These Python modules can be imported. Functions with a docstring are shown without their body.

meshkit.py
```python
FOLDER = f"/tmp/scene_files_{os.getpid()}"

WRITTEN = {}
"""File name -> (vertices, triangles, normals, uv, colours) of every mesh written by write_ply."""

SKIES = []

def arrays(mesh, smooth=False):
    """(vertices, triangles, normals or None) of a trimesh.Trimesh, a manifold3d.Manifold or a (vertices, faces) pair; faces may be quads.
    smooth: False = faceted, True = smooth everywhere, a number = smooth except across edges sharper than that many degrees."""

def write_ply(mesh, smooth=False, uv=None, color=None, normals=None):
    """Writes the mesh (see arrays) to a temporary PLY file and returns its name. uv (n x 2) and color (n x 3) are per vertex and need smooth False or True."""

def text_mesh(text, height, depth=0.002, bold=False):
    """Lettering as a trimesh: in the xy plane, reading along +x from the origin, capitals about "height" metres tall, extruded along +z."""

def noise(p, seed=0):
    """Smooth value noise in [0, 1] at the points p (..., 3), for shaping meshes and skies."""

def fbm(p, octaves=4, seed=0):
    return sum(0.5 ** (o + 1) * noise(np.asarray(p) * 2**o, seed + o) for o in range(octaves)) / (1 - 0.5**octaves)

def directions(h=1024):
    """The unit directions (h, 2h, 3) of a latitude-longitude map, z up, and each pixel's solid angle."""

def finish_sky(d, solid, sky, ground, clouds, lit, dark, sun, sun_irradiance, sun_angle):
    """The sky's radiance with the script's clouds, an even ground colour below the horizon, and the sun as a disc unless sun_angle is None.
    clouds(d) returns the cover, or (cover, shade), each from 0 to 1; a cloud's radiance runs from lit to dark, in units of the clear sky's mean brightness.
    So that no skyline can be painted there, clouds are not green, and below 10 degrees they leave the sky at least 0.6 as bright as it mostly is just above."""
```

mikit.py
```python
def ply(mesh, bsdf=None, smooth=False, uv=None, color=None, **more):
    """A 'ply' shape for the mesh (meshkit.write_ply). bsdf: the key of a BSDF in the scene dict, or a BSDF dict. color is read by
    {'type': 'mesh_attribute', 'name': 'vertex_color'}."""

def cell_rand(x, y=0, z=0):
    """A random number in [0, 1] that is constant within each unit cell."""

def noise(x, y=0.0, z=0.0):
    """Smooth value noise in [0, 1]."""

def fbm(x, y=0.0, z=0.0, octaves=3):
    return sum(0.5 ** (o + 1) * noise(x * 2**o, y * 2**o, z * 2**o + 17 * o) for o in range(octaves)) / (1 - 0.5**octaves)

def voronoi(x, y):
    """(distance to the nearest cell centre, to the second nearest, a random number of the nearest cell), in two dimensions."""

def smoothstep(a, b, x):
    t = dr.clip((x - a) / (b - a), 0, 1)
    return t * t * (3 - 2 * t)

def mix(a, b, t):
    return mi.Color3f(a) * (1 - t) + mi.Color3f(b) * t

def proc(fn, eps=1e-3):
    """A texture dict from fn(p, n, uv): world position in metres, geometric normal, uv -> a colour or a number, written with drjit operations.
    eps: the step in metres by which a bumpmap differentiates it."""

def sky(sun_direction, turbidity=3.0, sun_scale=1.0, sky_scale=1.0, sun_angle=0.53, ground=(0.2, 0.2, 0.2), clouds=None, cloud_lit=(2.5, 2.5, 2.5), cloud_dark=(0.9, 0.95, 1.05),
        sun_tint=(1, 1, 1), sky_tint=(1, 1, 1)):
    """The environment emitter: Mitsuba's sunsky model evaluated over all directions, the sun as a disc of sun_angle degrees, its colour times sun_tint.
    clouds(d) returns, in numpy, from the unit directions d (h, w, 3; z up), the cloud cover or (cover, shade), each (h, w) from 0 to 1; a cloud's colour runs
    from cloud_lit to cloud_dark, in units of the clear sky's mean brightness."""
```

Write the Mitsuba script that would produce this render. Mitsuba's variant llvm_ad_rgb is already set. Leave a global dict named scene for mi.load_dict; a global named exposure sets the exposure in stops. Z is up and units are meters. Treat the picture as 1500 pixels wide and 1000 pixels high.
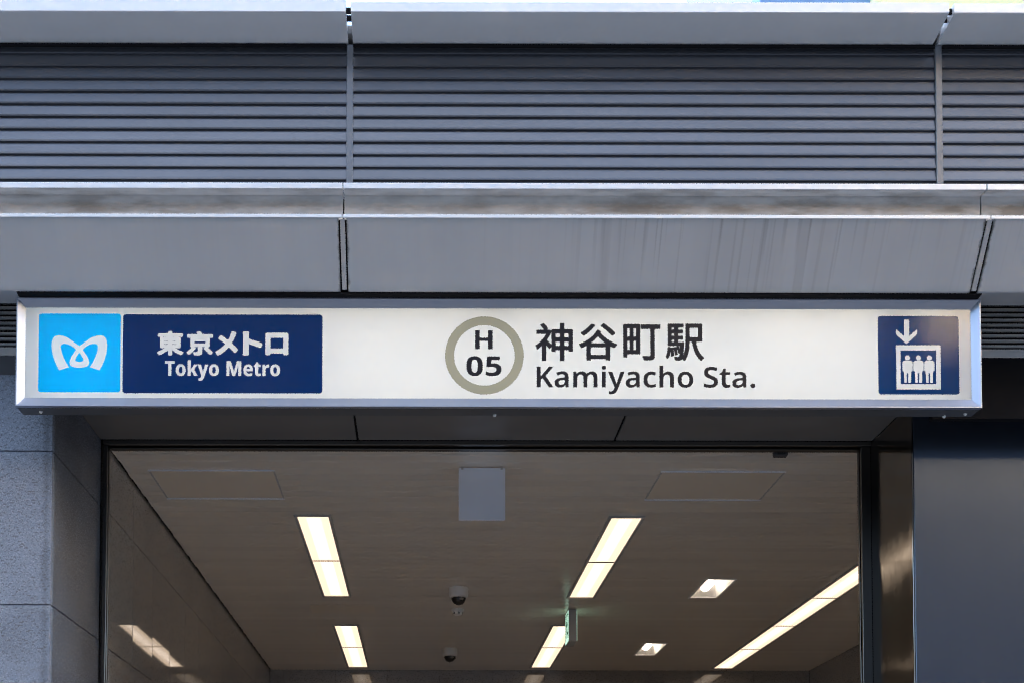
import json, math
import numpy as np, trimesh, mitsuba as mi, drjit as dr
import mapbox_earcut, shapely
from shapely.geometry import Polygon, box as sbox
import meshkit, mikit
from mikit import proc, noise, fbm, cell_rand, smoothstep, mix, ply

T = mi.ScalarTransform4f
scene, labels = {}, {}

# ---------------------------------------------------------------- camera, sky, exposure
pitch, roll = math.radians(2.4), math.radians(0.12)
F = np.array([0, math.cos(pitch), math.sin(pitch)])
U0 = np.array([0, -math.sin(pitch), math.cos(pitch)])
UP = U0 * math.cos(roll) - np.array([1.0, 0, 0]) * math.sin(roll)
eye = np.array([0, 0, 1.6])
scene['camera'] = {'type': 'perspective', 'fov': 2 * math.degrees(math.atan(750 / 1980)), 'fov_axis': 'x',
                   'near_clip': 0.05, 'far_clip': 3000.0,
                   'principal_point_offset_x': 0.08855, 'principal_point_offset_y': -0.700,
                   'to_world': T().look_at(origin=eye.tolist(), target=(eye + F).tolist(), up=UP.tolist())}
exposure = 4.95
EM = 2.0 ** (2.6 - exposure)          # lamps and backlights are set in display units


def clouds(d):
    n = meshkit.fbm(d * np.array([3.0, 3.0, 7.0]) + 11.3, 5, seed=4)
    cover = np.clip((n - 0.44) / 0.14, 0, 1) * 0.85
    return cover, np.clip((n - 0.5) / 0.3, 0, 1) * 0.5


scene['sky'] = mikit.sky((0.76, 0.57, 0.62), turbidity=3, clouds=clouds, cloud_lit=(1.35, 1.4, 1.5), cloud_dark=(0.8, 0.85, 0.95), sky_tint=(0.95, 1.0, 1.04))

# ---------------------------------------------------------------- helpers
def key_for(name):
    if name not in used:
        used[name] = 0
        return name
    used[name] += 1
    return f'{name}_{used[name]:03d}'
used = {}


def thing(name, label=None, cat=None, group=None, kind=None):
    k = key_for(name)
    tag(k, label, cat, group, kind)
    return k


def tag(k, label=None, cat=None, group=None, kind=None):
    d = {}
    for a, b in (('label', label), ('category', cat), ('group', group), ('kind', kind)):
        if b:
            d[a] = b
    if d:
        labels[k] = d


def add(name, mesh, bsdf, parent=None, smooth=False, **more):
    k = key_for((parent + '__' if parent else '') + name)
    scene[k] = ply(mesh, bsdf, smooth, **more)
    return k


def struct(name, mesh, bsdf, **more):
    k = add(name, mesh, bsdf, **more)
    labels[k] = {'kind': 'structure'}
    return k


def join(*ms):
    return trimesh.util.concatenate([trimesh.Trimesh(np.array(m.vertices), np.array(m.faces), process=False) for m in ms])


def bx(x0, x1, y0, y1, z0, z1, c=0.0):
    """A box, its edges chamfered by c."""
    if c <= 0:
        m = trimesh.creation.box(extents=(x1 - x0, y1 - y0, z1 - z0))
        m.apply_translation(((x0 + x1) / 2, (y0 + y1) / 2, (z0 + z1) / 2))
        return m
    h = np.array([x1 - x0, y1 - y0, z1 - z0]) / 2
    c = min(c, h.min() * 0.49)
    pts = []
    for s in np.ndindex(2, 2, 2):
        sg = np.array(s) * 2 - 1
        for a in range(3):
            q = h - c
            q[a] = h[a]
            pts.append(sg * q)
    m = trimesh.convex.convex_hull(np.array(pts))
    m.apply_translation(((x0 + x1) / 2, (y0 + y1) / 2, (z0 + z1) / 2))
    return m


def prism(poly, axis, a, b):
    """A polygon (2-D points or shapely) extruded along an axis from a to b. axis 'x': the points are (y, z); 'y': (x, z); 'z': (x, y)."""
    p = poly if isinstance(poly, shapely.Geometry) else Polygon(poly)
    p = shapely.geometry.polygon.orient(p)
    m = trimesh.creation.extrude_polygon(p, b - a, engine='earcut')
    v = np.array(m.vertices)
    if axis == 'x':
        v = np.stack([v[:, 2] + a, v[:, 0], v[:, 1]], 1)
    elif axis == 'y':
        v = np.stack([v[:, 0], v[:, 2] + a, v[:, 1]], 1)
    else:
        v[:, 2] += a
    m = trimesh.Trimesh(v, m.faces, process=False)
    if m.volume < 0:
        m.invert()
    return m


def lathe(profile, x, y, z, n=32):
    """profile: (radius, height) points, turned about the vertical."""
    m = trimesh.creation.revolve(np.array(profile, float), sections=n)
    if m.volume < 0:
        m.invert()
    m.apply_translation((x, y, z))
    return m


def rounded(x0, x1, z0, z1, r):
    return sbox(x0 + r, z0 + r, x1 - r, z1 - r).buffer(r, quad_segs=6)


# ---------------------------------------------------------------- materials
def rgb(*c):
    return {'type': 'rgb', 'value': list(c)}


def principled(name, base, rough=0.5, metal=0.0, spec=0.5, coat=0.0, bump=None, bscale=0.001, twosided=True, **kw):
    b = {'type': 'principled', 'base_color': base if isinstance(base, dict) else rgb(*base), 'roughness': rough,
         'metallic': metal, 'specular': spec, **kw}
    if coat:
        b['clearcoat'] = coat
        b['clearcoat_gloss'] = 0.95
    if bump is not None:
        b = {'type': 'bumpmap', 'nested_texture': bump, 'scale': bscale, 'nested': b}
    scene[name] = {'type': 'twosided', 'nested': b} if twosided else b


def c_alu(p, n, uv):
    d = fbm(p.x * 3, p.y * 9, p.z * 9)
    g = noise(p.x * 60, p.y * 60, p.z * 60)
    return mix((0.74, 0.755, 0.775), (0.66, 0.68, 0.70), d * 0.7 + 0.2 * g)


def c_panel(p, n, uv):
    base = mix((0.64, 0.655, 0.675), (0.53, 0.55, 0.58), 0.7 * fbm(p.x * 1.5, p.z * 3, 3.0) + 0.3 * fbm(p.x * 12, p.z * 2, 4.0))
    # run-off streaks below the ledge
    s1 = smoothstep(0.66, 0.92, noise(p.x * 58, p.z * 0.7, 1.0))
    s2 = smoothstep(0.60, 0.95, noise(p.x * 95, p.z * 2.2, 5.0)) * smoothstep(4.25, 4.47, p.z + 0.12 * noise(p.x * 20, 3.0))
    s3 = smoothstep(0.35, 0.7, noise(p.x * 9, p.z * 0.9, 2.0))
    right = smoothstep(0.65, 0.85, p.x) * smoothstep(2.3, 1.7, p.x) * 0.8 + 0.2 * smoothstep(0.0, 0.8, p.x)
    run = dr.clip((0.08 + right) * (0.19 * s1 + 0.30 * s2 + 0.07 * s3), 0, 1)
    # grime at the joints
    j = dr.minimum(dr.abs(p.x + 0.352), dr.abs(p.x - 2.49))
    grime = smoothstep(0.029, 0.017, j + 0.016 * (fbm(p.z * 45, p.x * 30, 2.0) - 0.5))
    low = smoothstep(4.262, 4.238, p.z + 0.02 * (fbm(p.x * 7, 3.0) - 0.5))
    a = mix(base, (0.27, 0.27, 0.275), dr.clip(run + 0.10 * low, 0, 1))
    return mix(a, (0.06, 0.055, 0.05), grime * (0.55 + 0.45 * noise(p.z * 60, p.x * 20)))


def c_channel(p, n, uv):
    a = fbm(p.x * 8, p.z * 30, p.y * 20, octaves=5)
    b = fbm(p.x * 1.7 + 5, p.z * 5, 2.0)
    c = fbm(p.x * 30, p.z * 60, 8.0)
    band = smoothstep(4.615, 4.58, p.z) * smoothstep(4.525, 4.565, p.z + 0.02 * (a - 0.5))
    d = dr.clip(0.55 * smoothstep(0.30, 0.72, a) * (0.4 + 0.8 * b) + band * (0.25 + 0.5 * b) + 0.2 * (c - 0.5), 0, 1)
    sp = smoothstep(0.72, 0.9, noise(p.x * 55, p.z * 70)) * smoothstep(4.56, 4.54, p.z) * 0.5
    return mix(mix((0.54, 0.525, 0.505), (0.215, 0.19, 0.165), d), (0.16, 0.13, 0.10), sp)


def c_louvre(p, n, uv):
    d = 0.75 * fbm(p.x * 2.5, p.z * 20, p.y * 10) + 0.35 * cell_rand(dr.floor((p.z - 4.652) / 0.0625), dr.floor((p.x + 6.036) / 2.842) + 9) - 0.05
    sp = smoothstep(0.75, 0.95, noise(p.x * 40, p.z * 30, p.y * 30)) * 0.3
    return mix(mix((0.120, 0.129, 0.150), (0.090, 0.097, 0.113), d), (0.09, 0.088, 0.085), sp)


def speckle(p, k):
    a = noise(p.x * 260 * k, p.y * 260 * k, p.z * 260 * k)
    b = noise(p.x * 130 * k + 9, p.y * 130 * k, p.z * 130 * k)
    return a, b


def c_granite(p, n, uv):
    a, b = speckle(p, 1.25)
    row = dr.floor((p.z - 2.881) / 0.736)
    t = cell_rand(row + 40, 3) * 0.06
    c = mix((0.130, 0.152, 0.195), (0.30, 0.338, 0.412), a)
    c = mix(c, (0.10, 0.10, 0.11), smoothstep(0.60, 0.80, b) * 0.85)
    c = mix(c, (0.56, 0.585, 0.64), smoothstep(0.70, 0.92, a) * 0.75)
    w = smoothstep(0.45, 0.7, fbm(p.x * 3, p.z * 2.2, p.y * 3)) * 0.2
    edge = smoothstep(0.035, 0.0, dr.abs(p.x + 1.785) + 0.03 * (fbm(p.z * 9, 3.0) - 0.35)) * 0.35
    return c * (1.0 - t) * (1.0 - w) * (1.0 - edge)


def b_granite(p, n, uv):
    a, b = speckle(p, 1.0)
    return a * 0.6 + b * 0.4


def c_polished(p, n, uv):
    a, b = speckle(p, 0.9)
    t = cell_rand(dr.floor((p.y + p.x * 0.7) / 0.6), dr.floor((p.z - 2.86) / 0.757) + 30) * 0.10
    c = mix((0.20, 0.18, 0.16), (0.33, 0.305, 0.275), a)
    c = mix(c, (0.05, 0.048, 0.046), smoothstep(0.62, 0.8, b) * 0.7)
    return c * (1.0 - t)


def c_ceiling(p, n, uv):
    row = dr.floor((p.y - 7.36) / 0.12)
    return mix((0.69, 0.625, 0.54), (0.61, 0.55, 0.475), cell_rand(row, 7) * 0.6 + 0.4 * fbm(p.x * 1.5, p.y * 3))


def c_soffit(p, n, uv):
    return mix((0.15, 0.147, 0.145), (0.115, 0.112, 0.112), fbm(p.x * 2, p.y * 5))


def c_wallmetal(p, n, uv):
    return mix((0.112, 0.140, 0.190), (0.10, 0.127, 0.177), 0.6 * fbm(p.x * 2, p.z * 1.2, 3.0) + 0.4 * fbm(p.x * 40, p.z * 1.5, 6.0))


def b_brushed(p, n, uv):
    return noise(p.x * 900, p.y * 900, p.z * 6)


principled('m_alu', proc(c_alu), rough=0.38, metal=0.25)
principled('m_slab', proc(c_alu), rough=0.42, metal=0.25)
principled('m_panel', proc(c_panel), rough=0.36, metal=0.3)
principled('m_channel', proc(c_channel), rough=0.55, metal=0.1)
principled('m_louvre', proc(c_louvre), rough=0.36, metal=0.7)
principled('m_mullion', (0.15, 0.16, 0.18), rough=0.4, metal=0.3)
principled('m_slat', (0.70, 0.69, 0.68), rough=0.4, metal=0.3)
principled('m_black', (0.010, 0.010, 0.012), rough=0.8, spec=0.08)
principled('m_sealant', (0.48, 0.48, 0.49), rough=0.6)
principled('m_transom', (0.10, 0.105, 0.12), rough=0.4)
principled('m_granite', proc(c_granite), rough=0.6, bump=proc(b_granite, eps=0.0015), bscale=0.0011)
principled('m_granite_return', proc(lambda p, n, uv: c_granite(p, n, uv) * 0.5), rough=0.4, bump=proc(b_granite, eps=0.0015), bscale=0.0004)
principled('m_polished', proc(c_polished), rough=0.03, spec=1.0, coat=1.0)
principled('m_joint', (0.03, 0.028, 0.026), rough=0.8)
principled('m_ceiling', proc(c_ceiling), rough=0.22, spec=0.55)
principled('m_soffit', proc(c_soffit), rough=0.35)
principled('m_steel', (0.235, 0.22, 0.195), rough=0.09, metal=1.0, bump=proc(b_brushed, eps=0.0008), bscale=0.00006)
principled('m_rail', (0.16, 0.155, 0.15), rough=0.28, metal=1.0)
principled('m_wallmetal', proc(c_wallmetal), rough=0.25, metal=0.85)
principled('m_sign_alu', (0.45, 0.485, 0.57), rough=0.32, metal=0.8)
principled('m_sign_dark', (0.10, 0.105, 0.115), rough=0.45, metal=0.3)
def film(name, base):
    """Translucent acrylic: half of the light passes, with a clear gloss."""
    scene[name] = {'type': 'blendbsdf', 'weight': 0.033,
                   'a': {'type': 'principledthin', 'base_color': rgb(*base), 'roughness': 0.5, 'diff_trans': 1.0},
                   'b': {'type': 'twosided', 'nested': {'type': 'roughconductor', 'material': 'none', 'alpha': 0.006}}}


film('m_sign_white', (0.72, 0.725, 0.72))
film('m_sign_blue', (0.0, 0.44, 0.88))
film('m_sign_navy', (0.000, 0.020, 0.105))
film('m_sign_navy_reflect', (0.006, 0.035, 0.125))  # same navy, lightened to paint in the reflection on the lift tile
film('m_ring', (0.31, 0.30, 0.235))
principled('m_ink', (0.012, 0.009, 0.010), rough=0.25)
principled('m_bolt_glint', (0.95, 0.95, 0.95), rough=0.3)  # near-white base paints in the light the bolts catch
principled('m_white_paint', (0.80, 0.83, 0.90), rough=0.4)
principled('m_trim', (0.50, 0.48, 0.45), rough=0.3, metal=0.8)
principled('m_light_frame', (0.42, 0.405, 0.39), rough=0.4)
principled('m_hatch', (0.68, 0.60, 0.495), rough=0.3)
principled('m_hatch_rim', (0.20, 0.185, 0.17), rough=0.4)
principled('m_plastic_white', (0.85, 0.83, 0.80), rough=0.35)
principled('m_dome', (0.012, 0.012, 0.014), rough=0.06, coat=0.5)
principled('m_reflector', (0.92, 0.89, 0.84), rough=0.4, metal=0.1)
principled('m_lamp', (0.8, 0.8, 0.8), rough=0.5, twosided=False)
principled('m_diffuser', (0.7, 0.68, 0.6), rough=0.5, twosided=False)
principled('m_exit_box', (0.40, 0.40, 0.38), rough=0.4)
principled('m_exit_green', (0.0, 0.22, 0.09), rough=0.4)
principled('m_sensor', (0.05, 0.05, 0.055), rough=0.4)
principled('m_floor', proc(lambda p, n, uv: mix((0.66, 0.60, 0.52), (0.58, 0.53, 0.46), fbm(p.x * 6, p.y * 6))), rough=0.25)
principled('m_paving', proc(lambda p, n, uv: mix((0.16, 0.155, 0.15), (0.11, 0.108, 0.105), fbm(p.x * 4, p.y * 4) * 0.6 + 0.4 * noise(p.x * 50, p.y * 50))), rough=0.8)
principled('m_asphalt', proc(lambda p, n, uv: mix((0.07, 0.07, 0.07), (0.045, 0.045, 0.047), fbm(p.x * 3, p.y * 3))), rough=0.9)
principled('m_road_paint', (0.75, 0.75, 0.73), rough=0.7)
principled('m_kerb', (0.32, 0.31, 0.30), rough=0.8)
principled('m_roof', (0.22, 0.22, 0.22), rough=0.9)
principled('m_beige', proc(lambda p, n, uv: mix((0.82, 0.69, 0.52), (0.76, 0.64, 0.48), fbm(p.x, p.y, p.z))), rough=0.7)
principled('m_grey_wall', (0.20, 0.20, 0.21), rough=0.7)
principled('m_tower', (0.30, 0.31, 0.33), rough=0.5)
principled('m_pane', (0.03, 0.05, 0.075), rough=0.08, spec=0.7)
principled('m_yellow', (0.86, 0.82, 0.42), rough=0.6)
principled('m_blue_wall', (0.12, 0.22, 0.42), rough=0.3)

# ---------------------------------------------------------------- ground and street (setting)
struct('ground', bx(-600, 600, -600, 600, -0.60, -0.16), 'm_paving')
struct('road', bx(-300, 300, -16.0, -4.2, -0.30, -0.15), 'm_asphalt')
struct('pavement', bx(-300, 300, -4.0, 7.30, -0.30, 0.0), 'm_paving')
struct('kerb', bx(-300, 300, -4.2, -4.004, -0.30, 0.004, 0.01), 'm_kerb')
struct('far_pavement', bx(-300, 300, -24.0, -16.0, -0.30, 0.0), 'm_paving')
struct('floor', bx(-1.75, 4.47, 7.304, 15.47, -0.30, 0.003), 'm_floor')
struct('road_marking', join(*[bx(x, x + 5, -10.2, -10.05, -0.16, -0.146) for x in range(-90, 90, 10)]), 'm_road_paint')

# ---------------------------------------------------------------- upper canopy
XE = [-6.036, -3.194, -0.352, 2.49, 5.332]            # joints of the cladding
def bays(gap):
    return [(a + gap / 2, b - gap / 2) for a, b in zip(XE[:-1], XE[1:])]


uc = thing('upper_canopy', 'pale grey metal canopy edge along the top, above the louvre screen', 'canopy')
for i, (a, b) in enumerate(bays(0.024)):
    top = (5.714, 5.722, 5.712, 5.709)[i]
    prof = [(6.20, 5.664), (6.203, 5.661), (6.452, 5.634), (6.452, 5.66), (6.37, 5.672), (6.37, top), (6.203, top), (6.20, top - 0.003)]
    add('edge_panel', prism(prof, 'x', a, b), 'm_slab', uc)
add('roof_deck', bx(XE[0], XE[-1], 6.375, 9.0, 5.668, 5.708), 'm_roof', uc)
for x in XE[1:-1]:
    add('bracket', bx(x - 0.0115, x + 0.0115, 6.228, 6.236, 5.672, 5.70), 'm_black', uc)
    add('bracket', bx(x - 0.0115, x + 0.0115, 6.285, 6.292, 5.672, 5.70), 'm_black', uc)

# ---------------------------------------------------------------- louvre screen
ls = thing('louvre_screen', 'wide grey louvre screen in framed bays between the two canopies', 'louvre')
bay_x = [(XE[0], -3.212), (-3.178, -0.370), (-0.338, 2.487), (2.523, XE[-1])]
PITCH = 0.0625
for (a, b) in bay_x:
    for k in range(16):
        z = 4.655 + k * PITCH
        if z > 5.60:
            continue
        top = min(z + 0.066, 5.628)
        prof = [(6.4095, z - 0.001), (6.411, z - 0.003), (6.4225, z - 0.003), (6.4225, z - 0.001), (6.4125, z + 0.0005), (6.4250, top), (6.4225, top), (6.4190, z + 0.030), (6.4155, z + 0.014), (6.4110, z + 0.003)]
        add('louvre_blade', prism(prof, 'x', a, b), 'm_louvre', ls, smooth=32)
add('backing', bx(XE[0], XE[-1], 6.452, 6.47, 4.655, 5.63), 'm_black', ls)
for a, b in bay_x:
    add('shadow_strip', bx(a, b, 6.402, 6.410, 5.619, 5.6335), 'm_black', ls)
for x in (-3.195, -0.354, 2.505):
    add('mullion', bx(x - 0.016, x + 0.016, 6.404, 6.451, 4.655, 5.632, 0.002), 'm_mullion', ls)

# ---------------------------------------------------------------- lower canopy
lc = thing('lower_canopy', 'stained grey metal canopy with sloping fascia directly above the lit station sign', 'canopy')
for i, (a, b) in enumerate(bays(0.006)):
    dx = (0.0, 0.002, -0.003, 0.004)[i]
    add('ledge_cap', prism([(5.845, 4.629 + dx * .3), (5.847, 4.627), (5.915, 4.631), (6.404, 4.631), (6.404, 4.652), (5.847, 4.651), (5.845, 4.649)], 'x', a, b), 'm_channel', lc)
    add('cap_trim', bx(a, b, 5.8405, 5.8445, 4.6265, 4.6515, 0.001), 'm_alu', lc)
    add('channel_face', bx(a, b, 5.911, 5.93, 4.494, 4.630), 'm_channel', lc)
for a, b in bays(0.036):
    # bent sheet: lip, slope and soffit
    t = 0.006
    prof = [(5.81, 4.480), (5.812, 4.4775), (5.998, 4.239), (6.004, 4.235), (6.14, 4.2355), (6.14, 4.2415), (6.006, 4.2415), (5.824, 4.475), (5.824, 4.483), (5.91, 4.487), (5.91, 4.493), (5.812, 4.4915), (5.81, 4.490)]
    add('fascia_panel', prism(prof, 'x', a, b), 'm_panel', lc)
for a, b in bays(0.008):
    add('lip_trim', bx(a, b, 5.804, 5.8095, 4.477, 4.4925, 0.0012), 'm_alu', lc)
for x in XE[1:-1]:
    prof = [(5.815, 4.4765), (6.0, 4.2405), (6.006, 4.246), (5.822, 4.478)]
    add('joint_strip', prism(prof, 'x', x - 0.0105, x + 0.0105), 'm_sealant', lc)
    add('joint_back', prism([(5.826, 4.474), (6.01, 4.243), (6.02, 4.25), (5.836, 4.482)], 'x', x - 0.03, x + 0.03), 'm_black', lc)
add('inner_plate', prism([(6.142, 4.2365), (6.15, 4.2365), (6.15, 4.61), (6.142, 4.61)], 'x', XE[0], XE[-1]), 'm_black', lc)
add('top_plate', bx(XE[0], XE[-1], 5.932, 6.42, 4.612, 4.624), 'm_black', lc)

# ---------------------------------------------------------------- transom above the entrance
tr = thing('transom_grille', 'dark narrow grille strip of thin slats half hidden behind the station sign', 'grille')
for k in range(10):
    z = 4.150 + k * 0.0255
    add('slat', prism([(6.415, z), (6.434, z + 0.002), (6.434, z + 0.004), (6.417, z + 0.0125), (6.415, z + 0.0115)], 'x', XE[0], XE[-1]), 'm_slat', tr)
add('sill_bar', bx(XE[0], XE[-1], 6.400, 6.45, 4.097, 4.137, 0.003), 'm_slat', tr)
add('lower_board', bx(XE[0], 2.4525, 6.408, 6.45, 3.988, 4.0965), 'm_transom', tr)
add('lower_board', bx(2.4535, XE[-1], 6.408, 6.4505, 3.80, 4.0965), 'm_black', tr)
add('back_board', bx(XE[0], XE[-1], 6.455, 6.47, 3.99, 4.62), 'm_black', tr)

# ---------------------------------------------------------------- entrance soffit, ceiling
es = thing('entrance_soffit', 'dark flat soffit panels under the station sign at the mouth of the entrance', 'soffit')
for a, b in ((-1.7560, -0.357), (-0.345, 1.044), (1.056, 2.4515)):
    add('soffit_panel', bx(a, b, 6.452, 7.276, 3.974, 3.987, 0.0015), 'm_soffit', es)
add('backing', bx(-1.76, 2.46, 6.472, 7.30, 3.9885, 4.0), 'm_black', es)
add('side_panel', bx(XE[0], -1.7535, 6.41, 6.46, 3.976, 3.987), 'm_soffit', es)
add('side_panel', bx(2.4535, XE[-1], 6.452, 6.70, 3.974, 3.987), 'm_soffit', es)

down_spots = [(2.27, 2.495, 10.66, 11.37), (2.27, 2.485, 13.625, 14.345)]
ceil = struct('ceiling', bx(-1.76, 4.48, 7.30, 15.48, 4.16, 4.18), 'm_black')
holes = [sbox(x0 - 0.001, y0 - 0.001, x1 + 0.001, y1 + 0.001) for x0, x1, y0, y1 in down_spots]
H = 3.965
k = 0
jag = np.random.default_rng(3)
while True:
    y0 = 7.400 + k * 0.12
    if y0 > 15.44:
        break
    y1 = min(y0 + 0.1135, 15.446)
    r = sbox(-1.733 + 0.004 * jag.uniform(-1, 1), y0, 4.452, y1)
    for h in holes:
        r = r.difference(h)
    for g in getattr(r, 'geoms', [r]):
        X0, Y0, X1, Y1 = g.bounds
        if abs(g.area - (X1 - X0) * (Y1 - Y0)) < 1e-6:
            m = bx(X0, X1, Y0, Y1, H, H + 0.014, 0.004)
        else:
            m = prism(g, 'z', H, H + 0.014)
        add('ceiling_board', m, 'm_ceiling', ceil)
    k += 1
for q in ((-1.785, -1.772, 7.30, 15.5), (4.488, 4.50, 7.30, 15.5), (-1.7715, 4.4875, 7.285, 7.299), (-1.7715, 4.4875, 15.483, 15.497)):
    add('void_lining', bx(*q, 4.002, 4.158), 'm_black', ceil)

# ---------------------------------------------------------------- shutter frame
sf = thing('shutter_frame', 'slim metal shutter frame with side rails and a dark slot around the entrance', 'shutter frame')
add('head_rail', bx(-1.742, 2.452, 7.280, 7.306, 3.950, 3.973, 0.002), 'm_rail', sf)
add('head_rail', bx(-1.742, 2.452, 7.346, 7.392, 3.946, 3.980, 0.002), 'm_rail', sf)
add('slot', bx(-1.742, 2.452, 7.3065, 7.3455, 3.975, 3.99), 'm_black', sf)
for s, x in ((1, -1.742), (-1, 2.452)):
    w = 0.022 if s > 0 else 0.052
    a, b = sorted((x, x + s * w))
    add('guide_rail', bx(a, b, 7.300, 7.322, 0.004, 3.949, 0.002), 'm_rail', sf)
    add('guide_rail', bx(a, b, 7.344, 7.372, 0.004, 3.945, 0.002), 'm_rail', sf)
    a, b = sorted((x, x + s * (w - 0.012)))
    add('slot', bx(a, b, 7.3225, 7.3435, 0.004, 3.945), 'm_black', sf)

# ---------------------------------------------------------------- stone pier, left
sp = thing('stone_pier', 'blue grey speckled granite pier at the left of the entrance', 'wall')
add('core', bx(XE[0], -1.79, 6.385, 7.36, 0.0, 3.972), 'm_joint', sp)
zs = [0.0, 0.669, 1.405, 2.141, 2.879, 3.615, 3.985]
xs = [XE[0], -4.35, -3.05, -1.7585]
for z0, z1 in zip(zs[:-1], zs[1:]):
    for x0, x1 in zip(xs[:-1], xs[1:]):
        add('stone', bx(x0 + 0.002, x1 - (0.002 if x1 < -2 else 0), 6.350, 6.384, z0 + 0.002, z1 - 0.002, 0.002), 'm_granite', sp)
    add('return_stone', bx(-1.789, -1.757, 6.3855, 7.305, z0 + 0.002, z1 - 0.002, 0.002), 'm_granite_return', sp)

# ---------------------------------------------------------------- interior walls
rng = np.random.default_rng(5)
def tilted(m, ax, deg):
    c = m.bounds.mean(0)
    m.apply_transform(trimesh.transformations.rotation_matrix(math.radians(deg), ax, c))
    return m


zi = [0.004, 0.59, 1.346, 2.103, 2.860, 3.617, 3.978]
lw = thing('inner_side_wall', 'dark polished stone wall on the left inside, mirroring the ceiling lights', 'wall')
add('core', bx(-1.80, -1.772, 7.31, 15.5, 0.004, 4.0), 'm_joint', lw)
ys = [7.372, 7.50] + [8.10 + 0.6 * i for i in range(12)] + [15.45]
for z0, z1 in zip(zi[:-1], zi[1:]):
    for y0, y1 in zip(ys[:-1], ys[1:]):
        m = bx(-1.770, -1.745, y0 + 0.0022, y1 - 0.0022, z0 + 0.0022, z1 - 0.0022, 0.002)
        tilted(m, [0, 0, 1], rng.uniform(-0.2, 0.2))
        tilted(m, [0, 1, 0], rng.uniform(-0.18, 0.18))
        add('stone_panel', m, 'm_polished', lw)
ew = thing('end_wall', 'dark polished stone wall closing the far end of the entrance hall', 'wall')
add('core', bx(-1.77, 4.50, 15.482, 15.51, 0.004, 4.0), 'm_joint', ew)
xs = [-1.744] + [3.21 - 0.6 * i for i in range(8, -1, -1)] + [3.81, 4.41, 4.458]
for z0, z1 in zip(zi[:-1], zi[1:]):
    for x0, x1 in zip(xs[:-1], xs[1:]):
        m = bx(x0 + 0.0015, x1 - 0.0015, 15.452, 15.48, z0 + 0.002, min(z1, H + .012) - 0.002, 0.0015)
        tilted(m, [0, 0, 1], rng.uniform(-0.08, 0.08))
        add('stone_panel', m, 'm_polished', ew)
rw = thing('right_inner_wall', 'dark polished stone wall on the right inside, beyond the ceiling light row', 'wall')
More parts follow.
